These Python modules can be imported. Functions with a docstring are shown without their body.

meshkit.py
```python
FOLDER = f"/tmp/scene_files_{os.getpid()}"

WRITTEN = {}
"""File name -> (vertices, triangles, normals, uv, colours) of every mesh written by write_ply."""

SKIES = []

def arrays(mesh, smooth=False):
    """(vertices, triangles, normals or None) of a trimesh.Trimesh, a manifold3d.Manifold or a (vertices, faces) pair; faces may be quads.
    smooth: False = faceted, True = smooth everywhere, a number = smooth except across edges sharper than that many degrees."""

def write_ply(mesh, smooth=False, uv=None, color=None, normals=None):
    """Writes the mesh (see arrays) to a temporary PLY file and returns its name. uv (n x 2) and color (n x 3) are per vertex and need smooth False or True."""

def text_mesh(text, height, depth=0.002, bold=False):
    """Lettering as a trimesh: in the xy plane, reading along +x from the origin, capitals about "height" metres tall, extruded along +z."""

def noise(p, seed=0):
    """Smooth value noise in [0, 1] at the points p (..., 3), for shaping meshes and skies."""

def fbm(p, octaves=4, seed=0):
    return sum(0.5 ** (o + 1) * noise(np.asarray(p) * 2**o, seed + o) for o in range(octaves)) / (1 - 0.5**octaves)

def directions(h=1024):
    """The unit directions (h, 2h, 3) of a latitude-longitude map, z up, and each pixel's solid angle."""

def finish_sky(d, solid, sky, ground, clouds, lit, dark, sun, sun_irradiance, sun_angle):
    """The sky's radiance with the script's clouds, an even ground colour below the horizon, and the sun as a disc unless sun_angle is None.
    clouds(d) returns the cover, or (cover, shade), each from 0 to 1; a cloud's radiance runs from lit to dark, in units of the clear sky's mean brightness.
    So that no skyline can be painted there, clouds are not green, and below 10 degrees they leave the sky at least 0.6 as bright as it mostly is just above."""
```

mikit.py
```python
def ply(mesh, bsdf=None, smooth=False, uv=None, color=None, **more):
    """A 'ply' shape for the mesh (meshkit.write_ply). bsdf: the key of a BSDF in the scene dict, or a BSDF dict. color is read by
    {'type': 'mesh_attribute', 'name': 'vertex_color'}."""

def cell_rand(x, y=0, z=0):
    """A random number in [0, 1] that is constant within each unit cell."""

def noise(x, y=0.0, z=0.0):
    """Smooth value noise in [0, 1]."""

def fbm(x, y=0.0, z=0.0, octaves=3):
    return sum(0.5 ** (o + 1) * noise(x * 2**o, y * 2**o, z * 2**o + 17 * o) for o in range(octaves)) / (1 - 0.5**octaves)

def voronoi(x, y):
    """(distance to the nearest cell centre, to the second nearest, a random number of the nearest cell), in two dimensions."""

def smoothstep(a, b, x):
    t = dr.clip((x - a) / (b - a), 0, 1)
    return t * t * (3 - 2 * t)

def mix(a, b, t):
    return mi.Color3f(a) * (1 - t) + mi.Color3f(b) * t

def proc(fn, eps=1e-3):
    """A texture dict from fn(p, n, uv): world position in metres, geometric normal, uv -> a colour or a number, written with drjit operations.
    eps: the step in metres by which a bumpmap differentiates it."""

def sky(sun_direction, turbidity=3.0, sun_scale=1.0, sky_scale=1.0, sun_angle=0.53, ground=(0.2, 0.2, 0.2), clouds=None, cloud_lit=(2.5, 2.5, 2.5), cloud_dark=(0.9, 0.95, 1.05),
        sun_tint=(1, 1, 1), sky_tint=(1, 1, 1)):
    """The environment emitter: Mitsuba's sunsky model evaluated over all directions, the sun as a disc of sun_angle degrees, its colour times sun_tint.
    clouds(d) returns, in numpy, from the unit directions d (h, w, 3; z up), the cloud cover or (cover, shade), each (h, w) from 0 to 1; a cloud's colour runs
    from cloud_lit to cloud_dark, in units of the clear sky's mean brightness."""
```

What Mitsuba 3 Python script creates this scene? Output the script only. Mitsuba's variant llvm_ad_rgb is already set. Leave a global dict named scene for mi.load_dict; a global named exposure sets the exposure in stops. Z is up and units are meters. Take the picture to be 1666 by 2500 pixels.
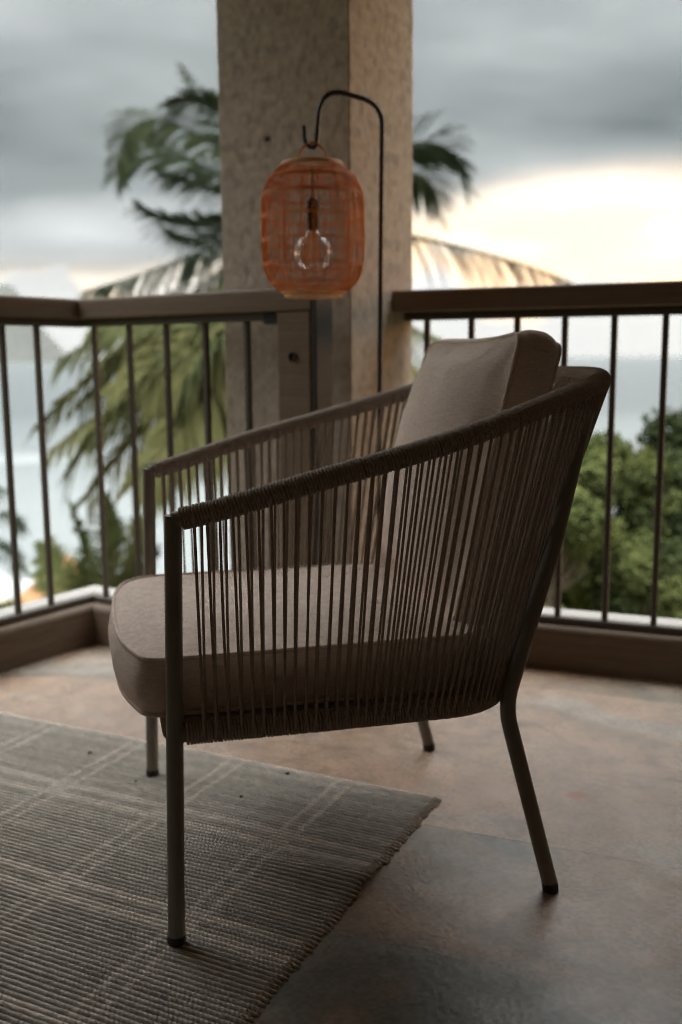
import math
import numpy as np
import trimesh
import drjit as dr
import mitsuba as mi
import mikit
import meshkit

T = mi.ScalarTransform4f
scene, labels = {}, {}
V = lambda *a: np.array(a, float)
rng = np.random.default_rng(7)

# ------------------------------------------------------------------ camera
PITCH, ROLL = 0.1539, 0.008
EYE = V(0, 0, 0.887)
FWD = V(0, math.cos(PITCH), -math.sin(PITCH))
_r, _u = V(1, 0, 0), V(0, math.sin(PITCH), math.cos(PITCH))
UP = _u * math.cos(ROLL) + _r * math.sin(ROLL)
scene['camera'] = {
    'type': 'thinlens', 'fov_axis': 'y', 'fov': 2 * math.degrees(math.atan(1250 / 2430)),
    'aperture_radius': 0.0064, 'focus_distance': 1.47, 'near_clip': 0.05, 'far_clip': 60000.0,
    'to_world': T().look_at(origin=EYE.tolist(), target=(EYE + FWD).tolist(), up=UP.tolist())}


# ------------------------------------------------------------------ sky (an overcast dusk with a clear strip low down)
def clouds(d):
    az = np.degrees(np.arctan2(d[..., 0], d[..., 1]))
    e = np.degrees(np.arcsin(np.clip(d[..., 2], -1, 1)))
    k = 1 / (d[..., 2] + 0.16)
    p = np.stack([d[..., 0] * k, d[..., 1] * k * 1.6, 0 * k], -1)
    streak = meshkit.fbm(p * 1.25 + 3.1, 4, 4)
    streak = 0.62 * streak + 0.38 * meshkit.fbm(np.stack([az / 13.0, e / 6.0, 0 * e + 7.0], -1), 4, 17)
    fine = meshkit.fbm(np.stack([az / 5.0, e / 2.2, 0 * e], -1), 4, 9)
    wob = meshkit.fbm(np.stack([az / 9.0, e / 9.0, 0 * e + 2.0], -1), 3, 21)
    edge = 6.0 + 2.5 * np.tanh(az / 9.0) + 1.8 * (meshkit.fbm(np.stack([az / 26.0 + 1.3, 0 * e, 0 * e], -1), 3, 55) - 0.5) + 0.6 * (wob - 0.5)
    deck = np.clip((e - edge + 1.3 * (fine - 0.5) + 1.6) / 3.6, 0, 1)
    deck = deck * deck * (3 - 2 * deck)
    tops = 2.0 + 6.4 * meshkit.fbm(np.stack([az / 5.5 + 5.0, 0 * e, 0 * e], -1), 3, 33) ** 1.3
    low = np.clip((tops - e + 2.6 * (fine - 0.5)) / 1.2, 0, 1)
    wisp = np.clip((meshkit.fbm(np.stack([az / 7.0 + 3, e / 1.5, 0 * e], -1), 4, 41) - 0.43) / 0.20, 0, 1)
    cover = np.maximum(np.maximum(deck, 0.96 * low), 0.72 * wisp * (e < 14))
    thin = np.clip((e - 17) / 34, 0, 1)
    sh_deck = 1 - np.clip(0.0 + 0.20 * np.clip(streak - 0.27, 0, 1) + 0.75 * thin * thin * (3 - 2 * thin), 0, 1)
    sh_low = np.clip(0.42 + 0.42 * (tops - e) / 3.0 - 0.5 * (fine - 0.5), 0.1, 0.66)
    sh_low = 0.81 + 0.18 * sh_low
    return cover, np.where(deck > low, np.maximum(sh_deck, 0.86) * np.clip(0.84 + deck * 0.2, 0, 1) * (e < 20) + sh_deck * (e >= 20), sh_low)


scene['sky'] = mikit.sky((0.95, 0.30, 0.13), turbidity=4.0, sun_scale=0.0, sky_scale=1.0, sun_angle=12.0, ground=(0.08, 0.09, 0.09),
                         clouds=clouds, cloud_lit=(9.0, 9.2, 9.1), cloud_dark=(0.100, 0.146, 0.160), sky_tint=(0.168, 0.110, 0.079))
exposure = 7.15


# ------------------------------------------------------------------ materials
def rgb(*c):
    return {'type': 'rgb', 'value': list(map(float, c))}


def fabric_col(p, n, uv):
    w = mikit.fbm(p.x * 380, p.y * 380, p.z * 380, 2)
    b = mikit.noise(p.x * 9, p.y * 9, p.z * 9)
    h = mikit.noise(p.x * 90, p.y * 90, p.z * 520)
    return mikit.mix((0.50, 0.40, 0.345), (0.74, 0.615, 0.535), dr.clip(0.75 * w + 0.55 * h + 0.25 * b - 0.27, 0, 1))


def fabric_bump(p, n, uv):
    return 0.0006 * mikit.noise(p.x * 700, p.y * 700, p.z * 700) + 0.004 * mikit.fbm(p.x * 14, p.y * 14, p.z * 14, 2)


def rope_col(p, n, uv):
    return mikit.mix((0.17, 0.135, 0.107), (0.50, 0.41, 0.335), mikit.fbm(p.x * 420, p.y * 420, p.z * 420, 2))


def stucco_col(p, n, uv):
    m = mikit.fbm(p.x * 3, p.y * 3, p.z * 2, 3)
    f = mikit.fbm(p.x * 75, p.y * 75, p.z * 62, 3)
    pit = mikit.smoothstep(0.62, 0.75, mikit.noise(p.x * 70, p.y * 70, p.z * 30))
    c = mikit.mix((0.36, 0.30, 0.245), (0.54, 0.465, 0.39), dr.clip(0.4 * m + 1.25 * (f - 0.5) + 0.3, 0, 1))
    return c * (1 - 0.18 * pit)


def stucco_bump(p, n, uv):
    return 0.0032 * mikit.fbm(p.x * 70, p.y * 70, p.z * 50, 3)


def wood_col(p, n, uv):
    g = mikit.fbm(p.x * 9 + p.y * 9, p.y * 5, p.z * 160, 3)
    s = mikit.noise(p.x * 60, p.y * 60, p.z * 300)
    return mikit.mix((0.095, 0.065, 0.044), (0.215, 0.155, 0.108), dr.clip(0.75 * g + 0.3 * s, 0, 1))


SD = math.radians(-22.0)
SX, SY = (math.cos(SD), math.sin(SD)), (-math.sin(SD), math.cos(SD))


def slab_uv(p):
    return p.x * SX[0] + p.y * SX[1], p.x * SY[0] + p.y * SY[1]


def stone_col(p, n, uv):
    a, b = slab_uv(p)
    wx = 0.22 * (mikit.fbm(p.x * 2.4, p.y * 2.4, 3.0, 3) - 0.5)
    wy = 0.5 * (mikit.fbm(p.x * 2.1, p.y * 2.1, 9.0, 3) - 0.5)
    vein = mikit.fbm(a * 1.1 + 4 + wx, (b + wy) * 4.2, 1.0, 4)
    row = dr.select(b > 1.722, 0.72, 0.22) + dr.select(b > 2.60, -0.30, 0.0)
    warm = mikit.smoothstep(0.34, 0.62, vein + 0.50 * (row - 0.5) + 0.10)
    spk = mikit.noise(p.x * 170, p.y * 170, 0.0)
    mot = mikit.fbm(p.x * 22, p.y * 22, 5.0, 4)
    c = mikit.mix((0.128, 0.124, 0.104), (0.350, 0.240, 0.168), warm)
    line = 1 - mikit.smoothstep(0.0, 0.018, dr.abs(vein - 0.47))
    c = c * (1 - 0.20 * line)
    pale = mikit.smoothstep(0.58, 0.72, mikit.fbm(a * 1.7 + 11 + wx, (b + wy) * 5.5, 6.0, 3))
    c = mikit.mix(c, (0.36, 0.34, 0.30), 0.45 * pale)
    rust = mikit.smoothstep(0.63, 0.76, mikit.fbm(p.x * 3.1 + 8, p.y * 3.1, 2.0, 3))
    c = mikit.mix(c, (0.40, 0.235, 0.15), 0.45 * rust)
    c = c * (0.52 + 0.50 * mot + 0.40 * spk)
    # a small rust stain by the back leg
    dx, dy = p.x - 0.475, p.y - 1.92
    st = 1 - mikit.smoothstep(0.25, 1.0, dx * dx / 0.0007 + dy * dy / 0.0004)
    return mikit.mix(c, (0.34, 0.11, 0.05), 0.8 * st)


def stone_rough(p, n, uv):
    return 0.34 + 0.2 * mikit.fbm(p.x * 16, p.y * 16, 0.0, 3)


def stone_bump(p, n, uv):
    a, b = slab_uv(p)
    wy = 0.5 * (mikit.fbm(p.x * 2.1, p.y * 2.1, 9.0, 3) - 0.5)
    ridge = mikit.fbm(a * 1.1 + 4, (b + wy) * 4.2, 1.0, 4)
    return 0.0018 * ridge + 0.0009 * mikit.fbm(p.x * 22, p.y * 22, 0.0, 3) + 0.0005 * mikit.noise(p.x * 160, p.y * 160, 0.0)


def sea_col(p, n, uv):
    d = dr.sqrt(dr.square(p.x + 6) + dr.square(p.y))
    shal = 1 - mikit.smoothstep(70.0, 330.0, d + 70 * (mikit.fbm(p.x * 0.012, p.y * 0.012, 0.0, 3) - 0.5))
    foam = mikit.smoothstep(0.52, 0.70, mikit.fbm(p.x * 0.035, p.y * 0.06, 4.0, 4)) * (1 - mikit.smoothstep(90.0, 210.0, d))
    c = mikit.mix((0.07, 0.082, 0.084), (0.17, 0.188, 0.188), shal)
    return mikit.mix(c, (0.60, 0.63, 0.63), 0.5 * foam)


def sea_bump(p, n, uv):
    return 0.35 * mikit.fbm(p.x * 0.25, p.y * 0.4, 0.0, 3) + 0.08 * mikit.noise(p.x * 1.3, p.y * 1.7, 0.0)


def land_col(p, n, uv):
    m = mikit.fbm(p.x * 0.2, p.y * 0.2, p.z * 0.2, 3)
    sand = 1 - mikit.smoothstep(-14.6, -14.0, p.z)
    return mikit.mix(mikit.mix((0.035, 0.05, 0.018), (0.09, 0.085, 0.04), m), (0.46, 0.38, 0.28), sand)


def rattan_col(p, n, uv):
    band = mikit.noise(p.z * 42, 0.5, mikit.noise(p.x * 14, p.y * 14, p.z * 10))
    return mikit.mix((0.40, 0.095, 0.009), (0.96, 0.345, 0.048), dr.clip(0.5 * mikit.fbm(p.x * 60, p.y * 60, p.z * 25, 2) + 0.75 * band - 0.12, 0, 1))


def frame_col(p, n, uv):
    return mikit.mix((0.19, 0.168, 0.138), (0.22, 0.195, 0.162), mikit.fbm(p.x * 30, p.y * 30, p.z * 30, 2))


P = mikit.proc
scene['m_fabric'] = {'type': 'twosided', 'b': {'type': 'bumpmap', 'bump': P(fabric_bump, 8e-4), 'scale': 1.0,
                     'b': {'type': 'principled', 'base_color': P(fabric_col), 'roughness': 0.9, 'specular': 0.15, 'sheen': 0.25}}}
scene['m_rope'] = {'type': 'twosided', 'b': {'type': 'principled', 'base_color': P(rope_col), 'roughness': 0.75, 'specular': 0.25, 'sheen': 0.3}}
scene['m_frame'] = {'type': 'twosided', 'b': {'type': 'principled', 'base_color': P(frame_col), 'roughness': 0.42, 'specular': 0.4}}
scene['m_foot'] = {'type': 'twosided', 'b': {'type': 'principled', 'base_color': rgb(0.012, 0.012, 0.012), 'roughness': 0.6}}
scene['m_stucco'] = {'type': 'twosided', 'b': {'type': 'bumpmap', 'bump': P(stucco_bump, 2e-3), 'scale': 1.0,
                     'b': {'type': 'principled', 'base_color': P(stucco_col), 'roughness': 0.95, 'specular': 0.1}}}
scene['m_wood'] = {'type': 'twosided', 'b': {'type': 'principled', 'base_color': P(wood_col), 'roughness': 0.6, 'specular': 0.25}}
scene['m_baluster'] = {'type': 'twosided', 'b': {'type': 'principled', 'base_color': rgb(0.075, 0.062, 0.048), 'roughness': 0.5, 'specular': 0.4}}
scene['m_ledge'] = {'type': 'twosided', 'b': {'type': 'principled', 'base_color': rgb(0.33, 0.31, 0.29), 'roughness': 0.35, 'specular': 0.5}}
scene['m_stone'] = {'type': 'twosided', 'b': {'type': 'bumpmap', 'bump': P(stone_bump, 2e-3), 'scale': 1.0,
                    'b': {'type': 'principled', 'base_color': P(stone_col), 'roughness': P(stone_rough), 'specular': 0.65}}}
scene['m_grout'] = {'type': 'twosided', 'b': {'type': 'diffuse', 'reflectance': rgb(0.20, 0.18, 0.155)}}
scene['m_black'] = {'type': 'twosided', 'b': {'type': 'principled', 'base_color': rgb(0.014, 0.014, 0.015), 'roughness': 0.32, 'specular': 0.5}}
scene['m_rattan'] = {'type': 'twosided', 'b': {'type': 'principled', 'base_color': P(rattan_col), 'roughness': 0.5, 'specular': 0.35}}
scene['m_cane'] = {'type': 'twosided', 'b': {'type': 'principled', 'base_color': rgb(0.74, 0.46, 0.24), 'roughness': 0.5, 'specular': 0.3}}
scene['m_glass'] = {'type': 'thindielectric', 'int_ior': 1.5}
scene['m_filament'] = {'type': 'twosided', 'b': {'type': 'principled', 'base_color': rgb(0.85, 0.32, 0.08), 'roughness': 0.35, 'metallic': 0.6}}
RUG0, RUG1 = (0.190, 1.908), (-0.9003, 0.4352)


def rug_bump(p, n, uv):
    s_ = (p.x - RUG0[0]) * RUG1[0] + (p.y - RUG0[1]) * RUG1[1]
    t_ = -(p.x - RUG0[0]) * RUG1[1] + (p.y - RUG0[1]) * RUG1[0]
    r_ = t_ / 0.0108
    k = dr.floor(r_)
    j = mikit.cell_rand(k, 2.0, 5.0)
    w = dr.sin(6.2832 * (s_ / 0.0082 + 0.7 * (r_ - k) + 3.0 * j + 0.5 * mikit.noise(s_ * 40, k, 1.0)))
    return 0.0011 * w + 0.0012 * mikit.noise(p.x * 420, p.y * 420, 0.0)


scene['m_rug'] = {'type': 'twosided', 'b': {'type': 'bumpmap', 'bump': P(rug_bump, 6e-4), 'scale': 1.0, 'b': {'type': 'principled', 'base_color': {'type': 'mesh_attribute', 'name': 'vertex_color'}, 'roughness': 0.85, 'specular': 0.2, 'sheen': 0.8}}}
scene['m_leaf'] = {'type': 'principledthin', 'base_color': {'type': 'mesh_attribute', 'name': 'vertex_color'}, 'roughness': 0.5, 'diff_trans': 0.4, 'spec_trans': 0.0, 'eta': 1.4}
scene['m_bark'] = {'type': 'twosided', 'b': {'type': 'diffuse', 'reflectance': rgb(0.14, 0.11, 0.085)}}
scene['m_sea'] = {'type': 'twosided', 'b': {'type': 'bumpmap', 'bump': P(sea_bump, 0.1), 'scale': 1.0,
                  'b': {'type': 'principled', 'base_color': P(sea_col), 'roughness': 0.42, 'specular': 0.16}}}
scene['m_land'] = {'type': 'twosided', 'b': {'type': 'diffuse', 'reflectance': P(land_col)}}
scene['m_house'] = {'type': 'twosided', 'b': {'type': 'diffuse', 'reflectance': rgb(0.31, 0.235, 0.175)}}
scene['m_ceiling'] = {'type': 'twosided', 'b': {'type': 'diffuse', 'reflectance': rgb(0.52, 0.43, 0.35)}}
scene['m_hill'] = {'type': 'twosided', 'b': {'type': 'diffuse', 'reflectance': rgb(0.07, 0.08, 0.07)}}
scene['m_plaster'] = {'type': 'twosided', 'b': {'type': 'diffuse', 'reflectance': rgb(0.55, 0.47, 0.36)}}
scene['m_roof'] = {'type': 'twosided', 'b': {'type': 'diffuse', 'reflectance': rgb(0.52, 0.27, 0.14)}}
scene['m_pane'] = {'type': 'twosided', 'b': {'type': 'principled', 'base_color': rgb(0.03, 0.035, 0.04), 'roughness': 0.1}}
scene['m_debris'] = {'type': 'twosided', 'b': {'type': 'diffuse', 'reflectance': rgb(0.06, 0.05, 0.04)}}


# ------------------------------------------------------------------ mesh helpers
def add(name, mesh, m, parent=None, smooth=False, color=None, **tags):
    base = name if parent is None else parent + '__' + name
    key, i = base, 0
    while key in scene:
        i += 1
        key = f'{base}_{i:03d}'
    scene[key] = mikit.ply(mesh, m, smooth=smooth, color=color)
    if tags:
        labels[key] = tags
    return key


_used = set()


def thing(name, label, category, group=None):
    key, i = name, 0
    while key in _used:
        i += 1
        key = f'{name}_{i:03d}'
    _used.add(key)
    labels[key] = {'label': label, 'category': category}
    if group:
        labels[key]['group'] = group
    return key


def join(ms):
    vs, fs, at = [], [], 0
    for v, f in ms:
        vs.append(v); fs.append(np.asarray(f) + at); at += len(v)
    return np.vstack(vs), np.vstack(fs)


def mesh(vf):
    return trimesh.Trimesh(vf[0], vf[1], process=False)


def frames(path):
    path = np.asarray(path, float)
    t = np.gradient(path, axis=0)
    t /= np.linalg.norm(t, axis=1, keepdims=True) + 1e-12
    n = np.zeros_like(t)
    a = V(0, 0, 1) if abs(t[0][2]) < 0.9 else V(1, 0, 0)
    n0 = np.cross(a, t[0]); n0 /= np.linalg.norm(n0)
    for i in range(len(path)):
        n0 = n0 - t[i] * np.dot(n0, t[i]); n0 /= np.linalg.norm(n0)
        n[i] = n0
    return t, n, np.cross(t, n)


def tube(path, r, k=10, caps=True):
    path = np.asarray(path, float)
    t, n, b = frames(path)
    r = np.broadcast_to(np.asarray(r, float), (len(path),))
    a = np.arange(k) * 2 * np.pi / k
    ring = n[:, None] * np.cos(a)[None, :, None] + b[:, None] * np.sin(a)[None, :, None]
    v = (path[:, None] + ring * r[:, None, None]).reshape(-1, 3)
    f = []
    i = np.arange(k); j = (i + 1) % k
    for s in range(len(path) - 1):
        o = s * k
        f.append(np.stack([o + i, o + j, o + k + j], 1)); f.append(np.stack([o + i, o + k + j, o + k + i], 1))
    f = np.vstack(f)
    if caps:
        m = len(v)
        v = np.vstack([v, path[:1], path[-1:]])
        e = (len(path) - 1) * k
        f = np.vstack([f, np.stack([j, i, i * 0 + m], 1), np.stack([e + i, e + j, i * 0 + m + 1], 1)])
    return v, f


def smooth_path(pts, n):
    from scipy.interpolate import CubicSpline
    pts = np.asarray(pts, float)
    s = np.concatenate([[0], np.cumsum(np.linalg.norm(np.diff(pts, axis=0), axis=1))])
    cs = CubicSpline(s, pts)
    q = cs(np.linspace(0, s[-1], n * 4))
    d = np.concatenate([[0], np.cumsum(np.linalg.norm(np.diff(q, axis=0), axis=1))])
    u = np.linspace(0, d[-1], n)
    return np.stack([np.interp(u, d, q[:, k]) for k in range(3)], 1)


def arc_len(p):
    return np.concatenate([[0], np.cumsum(np.linalg.norm(np.diff(p, axis=0), axis=1))])


def at_len(p, s, u):
    return np.stack([np.interp(u, s, p[:, k]) for k in range(3)], -1)


def fillet(pts, r, n=8):
    """a polyline with its corners rounded"""
    pts = [np.asarray(p, float) for p in pts]
    out = [pts[0]]
    for a, b, c in zip(pts[:-2], pts[1:-1], pts[2:]):
        d1, d2 = (a - b) / np.linalg.norm(a - b), (c - b) / np.linalg.norm(c - b)
        ang = math.acos(np.clip(d1 @ d2, -1, 1))
        l = min(r / math.tan(ang / 2), 0.49 * np.linalg.norm(a - b), 0.49 * np.linalg.norm(c - b))
        for t in np.linspace(0, 1, n):
            out.append((1 - t) ** 2 * (b + d1 * l) + 2 * t * (1 - t) * b + t * t * (b + d2 * l))
    out.append(pts[-1])
    q = [out[0]]
    for o in out[1:]:
        if np.linalg.norm(o - q[-1]) > 1e-4:
            q.append(o)
    return np.array(q)


def prism(section, path_a, path_b, up=(0, 0, 1)):
    """a section (list of (out, up)) swept straight from a to b; out is to the right of the walking direction"""
    a, b = np.asarray(path_a, float), np.asarray(path_b, float)
    d = (b - a) / np.linalg.norm(b - a)
    up = np.asarray(up, float)
    o = np.cross(d, up); o /= np.linalg.norm(o)
    s = np.asarray(section, float)
    ring = s[:, :1] * o + s[:, 1:] * up
    n = len(s)
    v = np.vstack([a + ring, b + ring])
    i = np.arange(n); j = (i + 1) % n
    f = np.vstack([np.stack([i, i + n, j + n], 1), np.stack([i, j + n, j], 1)])
    cap = np.array([[0, k, k + 1] for k in range(1, n - 1)])
    return v, np.vstack([f, cap, cap[:, ::-1] + n])


def chamfer_rect(w0, w1, h0, h1, c):
    return [(w0 + c, h0), (w1 - c, h0), (w1, h0 + c), (w1, h1 - c), (w1 - c, h1), (w0 + c, h1), (w0, h1 - c), (w0, h0 + c)]


def box(cx, cy, cz, sx, sy, sz, rot=0.0, c=0.004):
    s = np.array(chamfer_rect(-sx / 2, sx / 2, -sy / 2, sy / 2, min(c, sx / 3, sy / 3)))
    ca, sa = math.cos(rot), math.sin(rot)
    xy = np.stack([s[:, 0] * ca - s[:, 1] * sa + cx, s[:, 0] * sa + s[:, 1] * ca + cy], 1)
    n = len(xy)
    v = np.vstack([np.c_[xy, np.full(n, cz - sz / 2)], np.c_[xy, np.full(n, cz + sz / 2)]])
    i = np.arange(n); j = (i + 1) % n
    f = np.vstack([np.stack([i, j, j + n], 1), np.stack([i, j + n, i + n], 1)])
    cap = np.array([[0, k, k + 1] for k in range(1, n - 1)])
    return v, np.vstack([f, cap[:, ::-1], cap + n])


def lathe(profile, k=32, centre=(0, 0)):
    p = np.asarray(profile, float)
    a = np.arange(k) * 2 * np.pi / k
    v = np.stack([centre[0] + p[:, None, 0] * np.cos(a), centre[1] + p[:, None, 0] * np.sin(a), np.repeat(p[:, 1:], k, 1)], -1).reshape(-1, 3)
    i = np.arange(k); j = (i + 1) % k
    f = []
    for s in range(len(p) - 1):
        o = s * k
        f += [np.stack([o + i, o + j, o + k + j], 1), np.stack([o + i, o + k + j, o + k + i], 1)]
    return v, np.vstack(f)


def grid_mesh(fn, nu, nv):
    u, w = np.meshgrid(np.linspace(0, 1, nu), np.linspace(0, 1, nv), indexing='ij')
    v = fn(u, w).reshape(-1, 3)
    q = (np.arange(nu - 1)[:, None] * nv + np.arange(nv - 1)).ravel()
    return v, np.vstack([np.stack([q, q + nv, q + nv + 1], 1), np.stack([q, q + nv + 1, q + 1], 1)])


# ------------------------------------------------------------------ the setting: terrain, sea, far hill
xs = np.sign(np.linspace(-1, 1, 141)) * np.abs(np.linspace(-1, 1, 141)) ** 3 * 11600
ys = np.concatenate([np.linspace(-400, 120, 90), np.linspace(130, 11700, 40)])
gx, gy = np.meshgrid(xs, ys, indexing='ij')
shore = 74 + 14 * np.sin(gx / 45.0) + 0.10 * np.abs(gx) + 22 * np.clip((gx - 5) / 40, 0, 1)
gz = -15.3 + 6.5 * np.clip((shore - gy) / 70, -0.9, 1.15) + 0.8 * (meshkit.fbm(np.stack([gx / 11, gy / 11, 0 * gx], -1), 3, 2) - 0.5)
n0, n1 = gx.shape
q = (np.arange(n0 - 1)[:, None] * n1 + np.arange(n1 - 1)).ravel()
scene_ground = (np.stack([gx, gy, gz], -1).reshape(-1, 3), np.vstack([np.stack([q, q + n1, q + n1 + 1], 1), np.stack([q, q + n1 + 1, q + 1], 1)]))
add('ground', scene_ground, 'm_land', smooth=True, label='grassy slope falling to a pale beach below the balcony', kind='structure')
sx = 11500
add('sea', (np.array([[-sx, 30, -15], [sx, 30, -15], [sx, sx, -15], [-sx, sx, -15]], float), np.array([[0, 1, 2], [0, 2, 3]])), 'm_sea',
    label='pale grey blue sea stretching to the horizon', kind='structure')


def hill(u, w):
    ax = -4500 + 2900 * u
    az_ = 5200 + 1400 * w
    h = np.interp(ax, [-4500, -3600, -2700, -2035, -1880, -1800, -1720, -1640], [200, 430, 450, 430, 370, 255, 115, 0]) * np.sin(np.pi * np.clip(w, 0, 1)) ** 0.8
    r = meshkit.fbm(np.stack([ax / 420, az_ / 420, 0 * ax], -1), 5, 5)
    return np.stack([ax, az_, -25 + h * (0.75 + 0.5 * r)], -1)


add('hill', grid_mesh(hill, 90, 40), 'm_hill', smooth=True, label='hazy headland rising from the sea at the left edge', kind='structure')

# ------------------------------------------------------------------ the balcony: floor slabs, ceiling, house wall, added side walls
A_L, A_LL, A_R = math.radians(-34), math.radians(56), math.radians(-23)
dL = V(math.cos(A_L), math.sin(A_L), 0)
dLL = -V(math.cos(A_LL), math.sin(A_LL), 0)
dR = V(math.cos(A_R), math.sin(A_R), 0)
nL = V(-dL[1], dL[0], 0)       # outward
nLL = V(dLL[1], -dLL[0], 0)
nR = V(-dR[1], dR[0], 0)
K = V(-0.783, 3.042, 0)        # inner corner of the kick boards
RQ = V(0.73, 2.69, 0)          # a point of the right kick board's inner face
LLend = K + dLL * 1.35
Rend = RQ + dR * 0.62
plan = np.array([K + (nL + nLL) * 0.16, K + dL * 1.1 + nL * 0.16, RQ - dR * 0.75 + nR * 0.16, Rend + nR * 0.16, V(Rend[0], -0.62, 0), V(LLend[0], -0.62, 0), LLend + nLL * 0.16])[:, :2]
from shapely.geometry import Polygon, box as sbox
from shapely import affinity
POLY = Polygon(plan).buffer(0)


def slab_mesh(poly, z0, z1):
    m = trimesh.creation.extrude_polygon(poly, z1 - z0, engine='earcut')
    m.apply_translation([0, 0, z0])
    return m


floor_key = add('floor', slab_mesh(POLY, -0.30, -0.006), 'm_grout', label='balcony floor of large mottled tan and grey stone slabs', kind='structure')
# slabs: rows parallel to the right railing, joints 3 mm wide, edges eased
pitch_b, first_b = 0.878, 1.722
for r in range(-4, 3):
    b0 = first_b + r * pitch_b
    off = {0: 0.35, 1: -0.30}.get(r, 0.55 * (r % 2))
    for c in range(-3, 3):
        a0 = off + c * 1.75
        cell = sbox(a0 + 0.0001, b0 + 0.0001, a0 + 1.75 - 0.0001, b0 + pitch_b - 0.0001)
        cell = affinity.rotate(cell, math.degrees(SD), origin=(0, 0))
        cell = cell.intersection(POLY.buffer(-0.02))
        if cell.is_empty or cell.area < 0.0008:
            continue
        cell = max(getattr(cell, 'geoms', [cell]), key=lambda g: g.area)
        low = slab_mesh(cell, -0.0055, -0.0008)
        top = cell.buffer(-0.0003)
        if top.is_empty or top.geom_type != 'Polygon':
            continue
        add('slab', trimesh.util.concatenate([low, slab_mesh(top, -0.0007, 0.0)]), 'm_stone', parent=floor_key)

add('ceiling', slab_mesh(POLY.buffer(0.30, join_style=2), 2.60, 2.85), 'm_ceiling', label='ceiling over the balcony', kind='structure')


def wall_run(p, q, t=0.18):
    m = (p + q) / 2
    d = q - p
    return box(m[0], m[1], 1.3, np.linalg.norm(d) + t, t, 3.1, rot=math.atan2(d[1], d[0]))


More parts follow.
